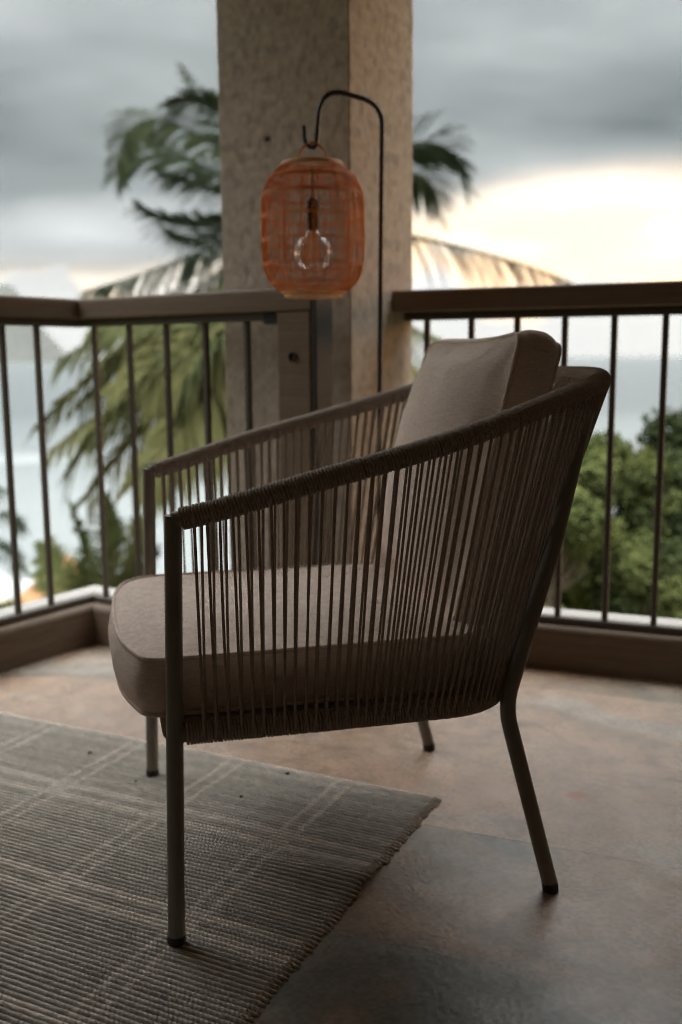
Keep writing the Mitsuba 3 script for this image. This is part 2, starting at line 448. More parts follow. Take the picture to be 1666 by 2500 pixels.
add('unseen_wall', wall_run(V(LLend[0], -0.62, 0), V(Rend[0], -0.62, 0)), 'm_house', label='house wall behind the balcony', kind='structure')
add('unseen_wall', wall_run(LLend + nLL * 0.1, V(LLend[0], -0.62, 0)), 'm_house', label='unseen side wall added on the left to darken the balcony', kind='structure')  # left side wall, out of view, added to keep light off the front floor
add('unseen_wall', wall_run(Rend + nR * 0.1, V(Rend[0], -0.62, 0)), 'm_house', label='unseen side wall added on the right to darken the balcony', kind='structure')  # right side wall, out of view, added to dim the column and front floor
add('house_base', box(0, -0.2, -7.2, 3.4, 3.0, 13.6), 'm_stucco', label='lower storeys of the house under the balcony', kind='structure')


# ------------------------------------------------------------------ column
def stucco_box(corner, du, dv, z0, z1, step=0.010):
    """four upright faces as fine grids pushed in and out by a millimetre or two, arrises slightly rounded"""
    cu, cv = np.linalg.norm(du), np.linalg.norm(dv)
    ring = fillet([corner + du * 0.5, corner, corner + dv, corner + dv + du, corner + du, corner + du * 0.5], 0.006, 5)
    s = arc_len(ring)
    n = int(s[-1] / step)
    u = np.unique(np.concatenate([np.linspace(0, s[-1], n), s]))
    line = at_len(ring, s, u)
    zs = np.linspace(z0, z1, int((z1 - z0) / step))
    v = np.stack([np.repeat(line[None, :, 0], len(zs), 0), np.repeat(line[None, :, 1], len(zs), 0), np.repeat(zs[:, None], len(u), 1)], -1)
    cen = corner + (du + dv) / 2
    out = v - np.array([cen[0], cen[1], 0]); out[..., 2] = 0
    out /= np.linalg.norm(out, axis=-1, keepdims=True)
    k = meshkit.fbm(v * np.array([60, 60, 38]), 2, 3) - 0.5
    k[:, -1] = k[:, 0]
    v = v + out * (0.0034 * k)[..., None]
    nz, nu = v.shape[:2]
    qq = (np.arange(nz - 1)[:, None] * nu + np.arange(nu - 1)).ravel()
    return v.reshape(-1, 3), np.vstack([np.stack([qq, qq + 1, qq + nu + 1], 1), np.stack([qq, qq + nu + 1, qq + nu], 1)])


CN = V(0.030, 2.690, 0)
cdu, cdv = V(-0.85, 0.527, 0), V(0.527, 0.85, 0)
col = thing('column', 'tan stucco column at the corner of the balcony', 'column')
add('shaft', stucco_box(CN, cdu * 0.428, cdv * 0.352, -0.006, 2.63), 'm_stucco', parent=col, smooth=40)
# a dark knot mark: a shallow patch hole in the stucco of the left face
hp = CN + cdu * 0.262 + V(0, 0, 1.52)
add('patch_hole', box(hp[0], hp[1], 1.475, 0.016, 0.006, 0.010, rot=math.atan2(cdu[1], cdu[0])), 'm_debris', parent=col)

# ------------------------------------------------------------------ railings
RAIL_T, RAIL_W = 0.060, 0.135


def handrail_section(over, top, width):
    """eased board: out = outward from the kick board face (negative = over the floor)"""
    a, b, t, l = -over, -over + width, top, top - RAIL_T
    r = 0.011
    pts = []
    for cx, cy, a0 in ((b - r, t - r, 0), (a + r, t - r, 90), (a + 0.005, l + 0.005, 180), (b - 0.005, l + 0.005, 270)):
        rr = r if cy > l + 0.01 else 0.005
        for k in range(4):
            an = math.radians(a0 + k * 30)
            pts.append((cx + rr * math.cos(an), cy + rr * math.sin(an)))
    return pts


def sweep(section, a, b, outward, sa=0.0, sb=0.0):
    """section (out, z) swept from a to b; sa, sb shear the ends by that much per metre of out (mitres)"""
    a, b = np.asarray(a, float), np.asarray(b, float)
    d = (b - a) / np.linalg.norm(b - a)
    s = np.asarray(section, float)
    n = len(s)
    r0 = a + s[:, :1] * outward + s[:, 1:] * V(0, 0, 1) + d * (s[:, :1] * sa)
    r1 = b + s[:, :1] * outward + s[:, 1:] * V(0, 0, 1) + d * (s[:, :1] * sb)
    v = np.vstack([r0, r1])
    i = np.arange(n); j = (i + 1) % n
    f = np.vstack([np.stack([i, i + n, j + n], 1), np.stack([i, j + n, j], 1)])
    cap = np.array([[0, k, k + 1] for k in range(1, n - 1)])
    return v, np.vstack([f, cap[:, ::-1], cap + n])


def railing(label, a, b, outward, top, over, bal_s, sa=0.0, sb=0.0, rail_a=0.0, rail_b=0.0, bal_a=0.0, bal_b=0.0, width=RAIL_W):
    """a, b: ends of the kick board's inner foot line; bal_s: where the balusters stand, in metres from a"""
    d = (b - a) / np.linalg.norm(b - a)
    t = thing('railing', label, 'railing', 'railings round the balcony')
    ra, rb = a + d * rail_a, b + d * rail_b
    add('handrail', sweep(handrail_section(over, top, width), ra, rb, outward, sa, sb), 'm_wood', parent=t, smooth=35)
    sub = chamfer_rect(0.022, 0.066, top - RAIL_T - 0.022, top - RAIL_T - 0.001, 0.003)
    add('sub_rail', sweep(sub, a + d * bal_a, b + d * bal_b, outward, sa, sb), 'm_baluster', parent=t)
    # kick board with a rounded inner nosing, then a thin bottom rail in a slot, then the pale outer ledge
    kick = [(0.0, 0.0), (0.0, 0.105)] + [(0.022 - 0.022 * math.cos(math.radians(q)), 0.105 + 0.022 * math.sin(math.radians(q))) for q in (20, 45, 70, 90)] + [(0.026, 0.127), (0.026, 0.0)]
    add('kick_board', sweep(kick, a, b, outward, sa, sb), 'm_wood', parent=t, smooth=50)
    low = chamfer_rect(0.027, 0.060, 0.02, 0.148, 0.003)
    add('bottom_rail', sweep(low, a, b, outward, sa, sb), 'm_baluster', parent=t)
    ledge = chamfer_rect(0.061, 0.155, -0.10, 0.143, 0.006)
    add('ledge', sweep(ledge, a, b, outward, sa, sb), 'm_ledge', parent=t)
    for s in bal_s:
        p = a + d * s + outward * 0.044
        add('baluster', box(p[0], p[1], (0.146 + top - RAIL_T - 0.02) / 2, 0.017, 0.017, top - RAIL_T - 0.02 - 0.146, rot=math.atan2(d[1], d[0]), c=0.003), 'm_baluster', parent=t)
    return t


T_LL = railing('brown railing run at the far left, left of the corner bend', K, LLend, nLL, 1.067, 0.0,
               [0.135 - 0.012 + 0.122 * k for k in range(11)], sa=-1.0, sb=0.0, width=0.075)
L_LEN = 0.86
T_L = railing('brown railing run from the bend to the column, ending in a square post', K, K + dL * L_LEN, nL, 1.067, 0.0,
              [0.0175 + 0.149 * k for k in range(5)], sa=-1.0, sb=0.0, rail_b=-0.005, bal_b=-0.13, width=0.075)
pp = K + dL * (L_LEN - 0.062) + nL * 0.034
add('post', box(pp[0], pp[1], 0.502, 0.112, 0.060, 1.004, rot=A_L, c=0.006), 'm_wood', parent=T_L)
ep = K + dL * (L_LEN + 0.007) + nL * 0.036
add('shade_plate', box(ep[0], ep[1], 0.535, 0.014, 0.074, 1.07, rot=A_L, c=0.002), 'm_foot', parent=T_L, label='black plate added to stand for the shaded side of the post')  # black plate added over the post end in place of its shade
bp = pp - nL * 0.031
bolt = lathe([(0.0, 0.0), (0.010, 0.0), (0.012, -0.003), (0.012, -0.006)], 14)
R_ = np.array([[dL[0], 0, nL[0]], [dL[1], 0, nL[1]], [0, 1, 0]])
add('bolt', ((bolt[0] * np.array([1, 1, 1])) @ R_.T + bp + V(0, 0, 0.89), bolt[1]), 'm_foot', parent=T_L)
bk = K + dL * (L_LEN - 0.15) + nL * 0.035
add('bracket', box(bk[0], bk[1], 0.988, 0.05, 0.03, 0.026, rot=A_L), 'm_foot', parent=T_L)

R_A = RQ - dR * 0.63
R_B = Rend
T_R = railing('brown railing run on the right, from the column past the chair back', R_A, R_B, nR, 1.074, 0.05,
              [0.63 - 0.005 + 0.1325 * k - 4 * 0.1325 for k in range(9)], rail_a=-0.015)
add('bracket', box(*(R_A - dR * 0.008 + nR * 0.0)[:2], 0.975, 0.012, 0.07, 0.085, rot=A_R), 'm_foot', parent=T_R)

# ------------------------------------------------------------------ armchair
O = V(-0.256, 1.401, 0)
CB = V(0.971, 0.238, 0); CB /= np.linalg.norm(CB)
CC = V(-CB[1], CB[0], 0)
CW = 0.64


def W(b, c, z):
    b, c, z = np.broadcast_arrays(np.asarray(b, float), np.asarray(c, float), np.asarray(z, float))
    return O + b[..., None] * CB + c[..., None] * CC + z[..., None] * V(0, 0, 1)


chair = thing('armchair', 'brown rope-woven armchair with taupe cushions standing half on the rug', 'armchair')
arm_half = [(0.016, 0.0, 0.659), (0.08, -0.018, 0.674), (0.16, -0.036, 0.697), (0.25, -0.05, 0.722), (0.345, -0.056, 0.746), (0.45, -0.050, 0.774), (0.54, -0.030, 0.800),
            (0.622, 0.000, 0.823), (0.688, 0.042, 0.837), (0.740, 0.108, 0.846), (0.770, 0.185, 0.850), (0.783, 0.255, 0.851)]
arm_pts = arm_half + [(0.787, CW / 2, 0.851)] + [(b, CW - c, z) for b, c, z in arm_half[::-1]]
arm = W(*smooth_path(arm_pts, 240).T)
bot_half = [(0.016, 0.002, 0.338), (0.15, 0.002, 0.338), (0.30, 0.002, 0.338), (0.40, 0.004, 0.338), (0.475, 0.012, 0.338), (0.530, 0.048, 0.338), (0.562, 0.12, 0.338), (0.58, 0.21, 0.338)]
bot_pts = bot_half + [(0.588, CW / 2, 0.338)] + [(b, CW - c, z) for b, c, z in bot_half[::-1]]
bot = W(*smooth_path(bot_pts, 200).T)
sA, sB = arc_len(arm), arc_len(bot)
TR = 0.0125
add('arm_tube', mesh(tube(arm, TR, 10)), 'm_frame', parent=chair, smooth=60)
TB = 0.0130
add('seat_frame', mesh(tube(bot, TB, 10)), 'm_frame', parent=chair, smooth=60)
for c, sgn in ((0.0, 1), (CW, -1)):
    add('front_leg', mesh(tube(fillet([W(0, c, 0.012), W(0.007, c, 0.30), W(0.016, c, 0.666)], 0.2, 4), 0.0130, 16)), 'm_frame', parent=chair, smooth=50)
    add('foot_cap', mesh(tube([W(0, c, 0.0078), W(0, c, 0.020)], 0.0136, 16)), 'm_foot', parent=chair, smooth=50)
    leg = fillet([W(0.621, c + sgn * 0.006, 0.012), W(0.5375, c + sgn * 0.014, 0.328), W(0.618, c + sgn * 0.012, 0.60), W(0.694, c + sgn * 0.052, 0.836)], 0.13, 10)
    add('back_leg', mesh(tube(leg, 0.0130, 16)), 'm_frame', parent=chair, smooth=50)
    add('foot_cap', mesh(tube([W(0.6225, c + sgn * 0.006, 0.0), W(0.620, c + sgn * 0.006, 0.016)], 0.0136, 16)), 'm_foot', parent=chair, smooth=50)
front_bar = np.array([W(0.008, c, 0.338) for c in np.linspace(0.012, CW - 0.012, 40)])
add('front_bar', mesh(tube(front_bar, TR, 10)), 'm_frame', parent=chair, smooth=60)

ROPE = 0.0024


def helix(path, s0, s1, pitch, R, seed, seg=13, k=6):
    s = arc_len(path)
    turns = (s1 - s0) / pitch
    u = np.linspace(0, 1, int(turns * seg))
    sl = s0 + (s1 - s0) * u
    t, n, b = frames(path)
    c = at_len(path, s, sl)
    nn, bb = at_len(n, s, sl), at_len(b, s, sl)
    th = 2 * np.pi * turns * u
    rr = R + 0.0009 * (meshkit.noise(np.stack([sl * 70, th * 0.16, 0 * th], -1), seed) - 0.5)
    c = c + 0.0012 * (meshkit.noise(np.stack([np.floor(th / (2 * np.pi)) * 0.7, 0 * th, 0 * th], -1), seed + 4) - 0.5)[:, None] * np.gradient(c, axis=0) / (np.linalg.norm(np.gradient(c, axis=0), axis=1, keepdims=True) + 1e-9)
    p = c + nn * (rr * np.cos(th))[:, None] + bb * (rr * np.sin(th))[:, None]
    return tube(p, ROPE, k)


add('rope_wrap', mesh(helix(arm, 0.012, sA[-1] - 0.012, 0.0050, TR + 0.0024, 1)), 'm_rope', parent=chair, smooth=True, label='rope wound round the arm tube')
add('rope_wrap', mesh(helix(bot, 0.008, sB[-1] - 0.008, 0.0050, TB + 0.0024, 2)), 'm_rope', parent=chair, smooth=True)
add('rope_wrap', mesh(helix(front_bar, 0.004, CW - 0.028, 0.0050, TR + 0.0024, 3)), 'm_rope', parent=chair, smooth=True)

# upright ropes: loops between the arm tube and the seat frame, an outer and an inner strand each
hA, hB = sA[-1] / 2, sB[-1] / 2
map_t = np.array([0, 0.10, 0.30, 0.46, 0.62, hA]); map_b = np.array([0, 0.10, 0.27, 0.385, 0.485, hB])
nloop = 104
tA, tB = np.gradient(arm, axis=0), np.gradient(bot, axis=0)


def outward(tg):
    o = np.cross(tg, V(0, 0, 1))
    return o / np.linalg.norm(o, axis=-1, keepdims=True)


us = [0.034]
while us[-1] < hA - 0.012:
    us.append(us[-1] + 0.0187 - 0.0045 * min(1, max(0, (us[-1] - 0.52) / 0.12)))
us = np.array(us + [sA[-1] - q for q in us[::-1]])
for k, u in enumerate(us):
    for side in (1, -1):
        du = 0.0 if side > 0 else 0.0055
        u1 = u + du + 0.0003 * rng.normal()
        ub = np.interp(u1 if u1 < hA else sA[-1] - u1, map_t, map_b)
        ub = (ub if u1 < hA else sB[-1] - ub) + 0.0003 * rng.normal()
        pa, pb = at_len(arm, sA, u1), at_len(bot, sB, ub)
        oa, ob = outward(at_len(tA, sA, u1)), outward(at_len(tB, sB, ub))
        RR = TR + 0.0028
        p0, p1 = pa + oa * RR * side, pb + ob * (TB + 0.0028) * side
        x = np.linspace(0, 1, 7)[:, None]
        line = p0 * (1 - x) + p1 * x
        wob = 0.0007 * rng.normal(size=3)
        line = line + np.sin(np.pi * x) * wob
        add('rope', mesh(tube(line, ROPE * rng.uniform(0.93, 1.04), 6, caps=False)), 'm_rope', parent=chair, smooth=True)

# rope straps under the seat cushion
strap = []
for c in np.linspace(0.03, CW - 0.03, 46):
    strap.append(tube(np.array([W(b, c, 0.349 - 0.004 * math.sin(math.pi * (b - 0.0) / 0.56)) for b in np.linspace(0.008, 0.505, 10)]), 0.0052, 5))
add('seat_webbing', mesh(join(strap)), 'm_rope', parent=chair, smooth=True, kind='stuff')


def cushion(outline, h, crown_t, crown_b, bulge, frame, seed, wrinkle=0.0, rings=20, side=12, soft=None):
    """outline (n,2) counter-clockwise in the (x,y) of frame; thickness along z. frame(x,y,z) -> world. returns mesh and both piping loops"""
    n = len(outline)
    cen = outline.mean(0)
    tg = np.roll(outline, -1, 0) - np.roll(outline, 1, 0)
    nrm = np.stack([tg[:, 1], -tg[:, 0]], 1); nrm /= np.linalg.norm(nrm, axis=1, keepdims=True)
    layers = []
    rs = np.sin(np.linspace(0.02, 1, rings) * np.pi / 2)

    def face(crown, z, s):
        out = []
        for r in rs:
            xy = cen + (outline - cen) * r
            if soft is None:
                q = np.clip(1 - r ** 2.6, 0, 1)
            else:
                X, Y = np.abs(xy[:, 0]) / soft[0], np.abs(xy[:, 1] - soft[1]) / soft[1]
                q = np.clip((1 - np.clip(X, 0, 1) ** 2.4) * (1 - np.clip(Y, 0, 1) ** 2.4), 0, 1) ** 0.85
                q = q * np.clip((1 - r) * 5, 0, 1) ** 0.7
            w = wrinkle * (meshkit.fbm(np.c_[xy * 11, np.full(n, seed)], 3, seed) - 0.5) * min(1, (1 - r) * 6)
            # puckers that run in from the seam
            ang = np.arange(n) / n
            pk = wrinkle * 0.9 * (meshkit.noise(np.c_[ang * 46, np.full(n, 0.0), np.full(n, seed)], seed + 3) - 0.5) * math.exp(-((r - 0.9) / 0.09) ** 2)
            out.append(np.c_[xy, z + s * (crown * q + w + pk)])
        return out

    top = face(crown_t, h, 1)
    bottom = face(crown_b, 0.0, -1)
    layers = bottom
    for k in range(1, side):
        t = k / side
        bl = bulge * math.sin(math.pi * t) ** 0.75
        wv = wrinkle * 0.8 * (meshkit.fbm(np.c_[outline * 16, np.full(n, t * 2.0 + seed)], 3, seed + 7) - 0.5)
        layers.append(np.c_[outline + nrm * (bl + wv)[:, None] if np.ndim(bl + wv) else outline, np.full(n, h * t)])
    layers = layers + top[::-1]
    v = np.vstack([np.r_[[[*cen, -crown_b]]], np.vstack(layers), np.r_[[[*cen, h + crown_t]]]])
    i = np.arange(n); j = (i + 1) % n
    f = [np.stack([i * 0, 1 + j, 1 + i], 1)]
    m = len(layers)
    for k in range(m - 1):
        o = 1 + k * n
        f += [np.stack([o + i, o + j, o + n + j], 1), np.stack([o + i, o + n + j, o + n + i], 1)]
    o = 1 + (m - 1) * n
    f.append(np.stack([o + i, o + j, i * 0 + o + n], 1))
    return (frame(v[:, 0], v[:, 1], v[:, 2]), np.vstack(f)), [frame(outline[:, 0] + nrm[:, 0] * 0.0015, outline[:, 1] + nrm[:, 1] * 0.0015, np.full(n, z)) for z in (0.0, h)]


def loop_tube(pts, r, k=8):
    p = np.vstack([pts, pts[:3]])
    return tube(p, r, k, caps=False)


def rounded_outline(pts, radii, per=0.006):
    """a closed polygon with its own radius at each corner, resampled evenly"""
    pts = [V(*p) for p in pts]
    out = []
    m = len(pts)
    for i in range(m):
        a, b, c = pts[i - 1], pts[i], pts[(i + 1) % m]
        d1, d2 = (a - b) / np.linalg.norm(a - b), (c - b) / np.linalg.norm(c - b)
        l = radii[i]
        for t in np.linspace(0, 1, 12):
            out.append((1 - t) ** 2 * (b + d1 * l) + 2 * t * (1 - t) * b + t * t * (b + d2 * l))
    out = np.array(out + [out[0]])
    s = np.concatenate([[0], np.cumsum(np.linalg.norm(np.diff(out, axis=0), axis=1))])
    u = np.linspace(0, s[-1], int(s[-1] / per), endpoint=False)
    return np.stack([np.interp(u, s, out[:, k]) for k in (0, 1)], 1)


# seat cushion: (b, c) plan, front edge bowed
so = rounded_outline([(-0.030, 0.028), (0.50, 0.030), (0.545, 0.12), (0.555, CW / 2), (0.545, CW - 0.12), (0.50, CW - 0.030), (-0.030, CW - 0.028), (-0.062, 0.50), (-0.070, CW / 2), (-0.062, 0.14)],
                     [0.028, 0.05, 0.06, 0.06, 0.06, 0.05, 0.07, 0.06, 0.06, 0.06])
seat, pip = cushion(so, 0.086, 0.024, 0.004, 0.011, lambda x, y, z: W(x, y, z + 0.3605), 2, wrinkle=0.005)
add('seat_cushion', mesh(seat), 'm_fabric', parent=chair, smooth=True, label='taupe fabric box seat cushion')
for q in pip:
    add('seat_piping', mesh(loop_tube(q, 0.0036)), 'm_fabric', parent=chair, smooth=True)

# back cushion: upright box pillow leaning against the rope back
lean = math.radians(13.0)
BO = (0.478, 0.325, 0.452)
BT = 0.074


def back_frame(x, y, z):
    # x: across (c), y: up the pillow, z: thickness from the rear face to the front face
    up_b, up_z = math.sin(lean), math.cos(lean)
    return W(BO[0] + y * up_b - (z - BT) * up_z - 0.0, BO[1] + x, BO[2] + y * up_z + (z - BT) * up_b)


bw, bh = 0.232, 0.484
bo = rounded_outline([(bw, 0.0), (bw, bh * 0.25), (bw - 0.006, bh * 0.55), (bw - 0.006, bh - 0.006), (bw * 0.4, bh - 0.012), (-bw * 0.4, bh - 0.012), (-bw - 0.001, bh), (-bw + 0.006, bh * 0.55), (-bw, bh * 0.25), (-bw, 0.0)],
                     [0.02, 0.04, 0.08, 0.065, 0.07, 0.07, 0.026, 0.08, 0.04, 0.02], per=0.005)
bpl, pip = cushion(bo, BT, 0.066, 0.028, 0.016, back_frame, 5, wrinkle=0.008, soft=(bw, bh / 2))
add('back_cushion', mesh(bpl), 'm_fabric', parent=chair, smooth=True, label='taupe fabric back pillow with pinched corners')
for q in pip:
    add('back_piping', mesh(loop_tube(q, 0.0034)), 'm_fabric', parent=chair, smooth=True)

# ------------------------------------------------------------------ rug
RC = V(0.190, 1.908, 0)
e1 = V(-0.900, 0.435, 0); e1 /= np.linalg.norm(e1)
e2 = V(-e1[1], e1[0], 0)
pitch = 0.0108
nrib, per, nalong = 160, 6, 430
tt = np.linspace(0, nrib * pitch, nrib * per + 1)
sl = np.concatenate([np.linspace(0, 0.03, 8), np.linspace(0.04, 1.75, nalong)])
Sg, Tg = np.meshgrid(sl, tt, indexing='ij')
rib = np.floor(Tg / pitch)
ph = Tg / pitch - rib
jit = meshkit.noise(np.stack([rib * 1.7, 0 * rib, 0 * rib], -1), 8)
end = 0.006 * (meshkit.noise(np.stack([rib * 0.9, 0 * rib, 0 * rib], -1), 12) - 0.5) - 0.006 * np.sin(np.pi * ph)
Sx = Sg + np.where(Sg < 0.05, end * (1 - Sg / 0.05), 0)
Tw = Tg + 0.0022 * (meshkit.fbm(np.stack([Sg * 6, Tg * 9, 0 * Sg], -1), 3, 6) - 0.5)
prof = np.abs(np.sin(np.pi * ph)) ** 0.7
fade = np.clip(Sg / 0.012, 0, 1) ** 0.5
yarn = meshkit.noise(np.stack([Sg * 150, rib * 3.3, 0 * Sg], -1), 3)
ripple = 0.013 * np.exp(-((Tg - 0.36 - 0.12 * Sg) / 0.045) ** 2) * np.exp(-((Sg - 0.02) / 0.19) ** 2)
ripple += 0.006 * np.clip(meshkit.fbm(np.stack([Sg * 3.3, Tg * 3.3, 0 * Sg], -1), 2, 15) - 0.5, 0, 1)
hz = 0.0016 + fade * prof * (0.0034 + 0.0012 * yarn) + ripple
rv = RC + Sx[..., None] * e1 + Tw[..., None] * e2 + hz[..., None] * V(0, 0, 1)


def stripe(x, c, w):
    return np.clip((w / 2 - np.abs(x - c)) / 0.0025 + 0.5, 0, 1)


wob = 0.003 * (meshkit.noise(np.stack([rib * 0.8, 0 * rib, 0 * rib + 4], -1), 2) - 0.5)
light = np.zeros_like(Sg)
for c in (0.200, 0.465, 0.730, 0.995, 1.26, 1.525):
    for o in (-0.0165, 0.0165):
        light = np.maximum(light, 0.8 * stripe(Sg + wob, c + o, 0.0095))
block = np.zeros_like(Sg)
tband = np.zeros_like(Sg)
for c in (0.285, 0.590, 0.885, 1.19, 1.5):
    for o in (-0.029, -0.018, 0.018, 0.029):
        tband = np.maximum(tband, (rib == round((c + o) / pitch)).astype(float))
shift = stripe(Sg, 0.200, 0.026) + stripe(Sg, 0.465, 0.026) + stripe(Sg, 0.730, 0.026) + stripe(Sg, 0.995, 0.026)
light = np.maximum(light, 0.85 * tband * (1 - np.clip(shift, 0, 1)))
inband = np.zeros_like(Sg)
for c in (0.285, 0.590, 0.885, 1.19):
    inband = np.maximum(inband, stripe(Tg, c, 0.075))
light = np.maximum(light, 0.70 * inband * np.clip(shift, 0, 1))
light = np.maximum(light, 0.95 * (rib == 0) + 0.3 * (rib == 1))
fleck = meshkit.noise(np.stack([Sg * 90, rib * 5.1, 0 * Sg], -1), 31)
base = np.array([0.47, 0.425, 0.37])[None, None] * (0.70 + 0.40 * jit + 0.40 * fleck)[..., None]
cream = np.array([0.80, 0.715, 0.63])[None, None] * (0.78 + 0.35 * fleck)[..., None]
groove_shade = np.array([0.15, 0.135, 0.115])[None, None]  # shade between the ribs, painted as a darker colour in the grooves
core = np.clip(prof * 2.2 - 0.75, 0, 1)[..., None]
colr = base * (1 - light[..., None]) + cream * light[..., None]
colr = colr * core + (groove_shade * (1 - 0.6 * light[..., None]) + 0.6 * 0.5 * cream * light[..., None]) * (1 - core)
colr = np.clip(colr, 0.01, 0.9)
na, nb = Sg.shape
q = (np.arange(na - 1)[:, None] * nb + np.arange(nb - 1)).ravel()
rf = np.vstack([np.stack([q, q + nb, q + nb + 1], 1), np.stack([q, q + nb + 1, q + 1], 1)])
rug = thing('rug', 'flat-woven grey and cream rug with a plaid of thin stripes', 'rug')
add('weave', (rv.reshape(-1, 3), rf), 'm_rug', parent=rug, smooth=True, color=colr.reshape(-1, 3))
# rounded yarn ends along the cut side
ends = []
for i in range(nrib):
    tcen = (i + 0.5) * pitch
    j0 = int((i + 0.5) * per)
    p0 = rv[0, j0]
    ln = 0.004 + 0.004 * rng.random()
    d = -e1 + 0.35 * rng.normal() * e2
    path = [p0 + e1 * 0.012 + V(0, 0, 0.002), p0 - V(0, 0, 0.0), p0 + d * ln * 0.6 - V(0, 0, 0.0005), p0 + d * ln + V(0, 0, -0.0022)]
    ends.append(tube(path, [0.0028, 0.0034, 0.0032, 0.0018], 6))
ev, ef = join(ends)
ec = np.repeat(np.array([[0.44, 0.37, 0.30]]), len(ev), 0) * (0.55 + 0.9 * meshkit.noise(ev * 160, 4))[:, None]
add('yarn_ends', (ev, ef), 'm_rug', parent=rug, smooth=True, color=ec, kind='stuff')

crumbs = []
for s, t, r in ((0.79, 0.12, 0.0045), (1.02, 0.34, 0.006), (0.60, 0.20, 0.003), (0.36, 0.17, 0.003), (0.33, 0.030, 0.0045)):
    ico = trimesh.creation.icosphere(2, r)
    v = ico.vertices * (0.6 + 0.8 * meshkit.noise(ico.vertices * 300 + s * 9, 2))[:, None] * np.array([1.2, 0.8, 0.6])
    crumbs.append((v + RC + e1 * s + e2 * t + V(0, 0, 0.007), ico.faces))
add('debris', join(crumbs), 'm_debris', smooth=True, label='dark crumbs of dry leaf lying on the rug', kind='stuff')

# ------------------------------------------------------------------ lamp stand and lantern
PX, PY = 0.098, 2.455
HX, HY = -0.055, 2.420
stand = thing('lamp_stand', 'thin black metal crook stand in front of the column', 'lamp stand')
crook = fillet([V(PX - 0.008, PY, 0.008), V(PX, PY, 0.9), V(PX + 0.006, PY, 1.474), V(HX + 0.016, HY, 1.506), V(HX + 0.004, HY, 1.374)], 0.060, 12)
add('pole', mesh(tube(crook, 0.0058, 12)), 'm_black', parent=stand, smooth=60)
hook = smooth_path([V(HX + 0.004, HY, 1.380), V(HX - 0.004, HY, 1.371), V(HX - 0.017, HY, 1.378), V(HX - 0.023, HY, 1.398), V(HX - 0.025, HY, 1.420)], 16)
add('hook', mesh(tube(hook, 0.0056, 10)), 'm_black', parent=stand, smooth=60)
add('base', mesh(lathe([(0.0, 0.016), (0.012, 0.016), (0.10, 0.011), (0.115, 0.007), (0.115, 0.0), (0, 0.0)], 40, (PX - 0.008, PY))), 'm_black', parent=stand, smooth=40)

lan = thing('lantern', 'orange rattan lantern with a clear bulb hanging from the black hook', 'lantern')
LX, LY = -0.061, 2.420
zp = np.array([1.034, 1.040, 1.052, 1.070, 1.092, 1.115, 1.160, 1.210, 1.250, 1.275, 1.296, 1.312, 1.323, 1.332])
rp = np.array([0.064, 0.074, 0.091, 0.106, 0.1155, 0.119, 0.1205, 0.1205, 0.119, 0.1145, 0.105, 0.092, 0.079, 0.069])
from scipy.interpolate import PchipInterpolator
prof_r = PchipInterpolator(zp, rp)
reeds = []
zz = np.linspace(1.034, 1.332, 20)
for k in range(88):
    a = 2 * math.pi * (k + 0.25 * rng.normal() * 0.5) / 88
    w1, w2 = rng.normal(size=2) * 0.006
    aa = a + w1 * np.sin((zz - 1.03) * 20) + w2
    rr = prof_r(zz) + 0.0006 * rng.normal()
    reeds.append(tube(np.stack([LX + rr * np.cos(aa), LY + rr * np.sin(aa), zz], 1), 0.00130 * rng.uniform(0.8, 1.2), 5, caps=False))
add('reeds', mesh(join(reeds)), 'm_rattan', parent=lan, smooth=True, kind='stuff')


def ring(z, r, tr, k=6, n=64):
    a = np.linspace(0, 2 * np.pi, n + 1)
    return tube(np.stack([LX + r * np.cos(a), LY + r * np.sin(a), z + 0 * a], 1), tr, k, caps=False)


for z in (1.062, 1.104, 1.158, 1.212, 1.262, 1.300):
    m = [ring(z + o, float(prof_r(z)) + 0.0012 * s, 0.0011) for o in (-0.0025, 0.0025) for s in (-1, 1)]
    add('weaving_row', mesh(join(m)), 'm_rattan', parent=lan, smooth=True)
add('top_rim', mesh(join([ring(1.333, 0.069, 0.0042), ring(1.327, 0.072, 0.003)])), 'm_cane', parent=lan, smooth=True)
add('bottom_rim', mesh(join([ring(1.033, 0.066, 0.0045), ring(1.041, 0.074, 0.003)])), 'm_cane', parent=lan, smooth=True)
hd = []
for o in (-0.0045, 0.0045):
    hd.append(tube(smooth_path([V(LX - 0.034, LY + o, 1.325), V(LX - 0.032, LY + o, 1.350), V(LX - 0.018, LY + o, 1.374), V(LX + 0.002, LY + o, 1.382), V(LX + 0.022, LY + o, 1.372), V(LX + 0.032, LY + o, 1.350), V(LX + 0.034, LY + o, 1.325)], 28), 0.0020, 7))
add('handle', mesh(join(hd)), 'm_rattan', parent=lan, smooth=True)
bar = tube([V(LX - 0.069, LY, 1.328), V(LX + 0.069, LY, 1.328)], 0.003, 8)
add('cross_bar', mesh(bar), 'm_rattan', parent=lan, smooth=True)
add('cord', mesh(tube([V(LX, LY, 1.328), V(LX, LY, 1.255)], 0.0035, 8)), 'm_black', parent=lan, smooth=True)
add('socket', mesh(lathe([(0.0, 1.258), (0.010, 1.258), (0.0165, 1.248), (0.0165, 1.188), (0.014, 1.184), (0.0, 1.184)], 24, (LX, LY))), 'm_black', parent=lan, smooth=40)
ang = np.linspace(0.30, math.pi, 22)
bulb_p = [(0.0135, 1.186), (0.0150, 1.178)] + [(0.0445 * math.sin(a), 1.133 + 0.0445 * math.cos(a)) for a in np.linspace(0.55, math.pi - 0.001, 22)]
bulb = add('bulb', mesh(lathe(bulb_p, 36, (LX, LY))), 'm_glass', parent=lan, smooth=True, label='clear round glass bulb')
fl = []
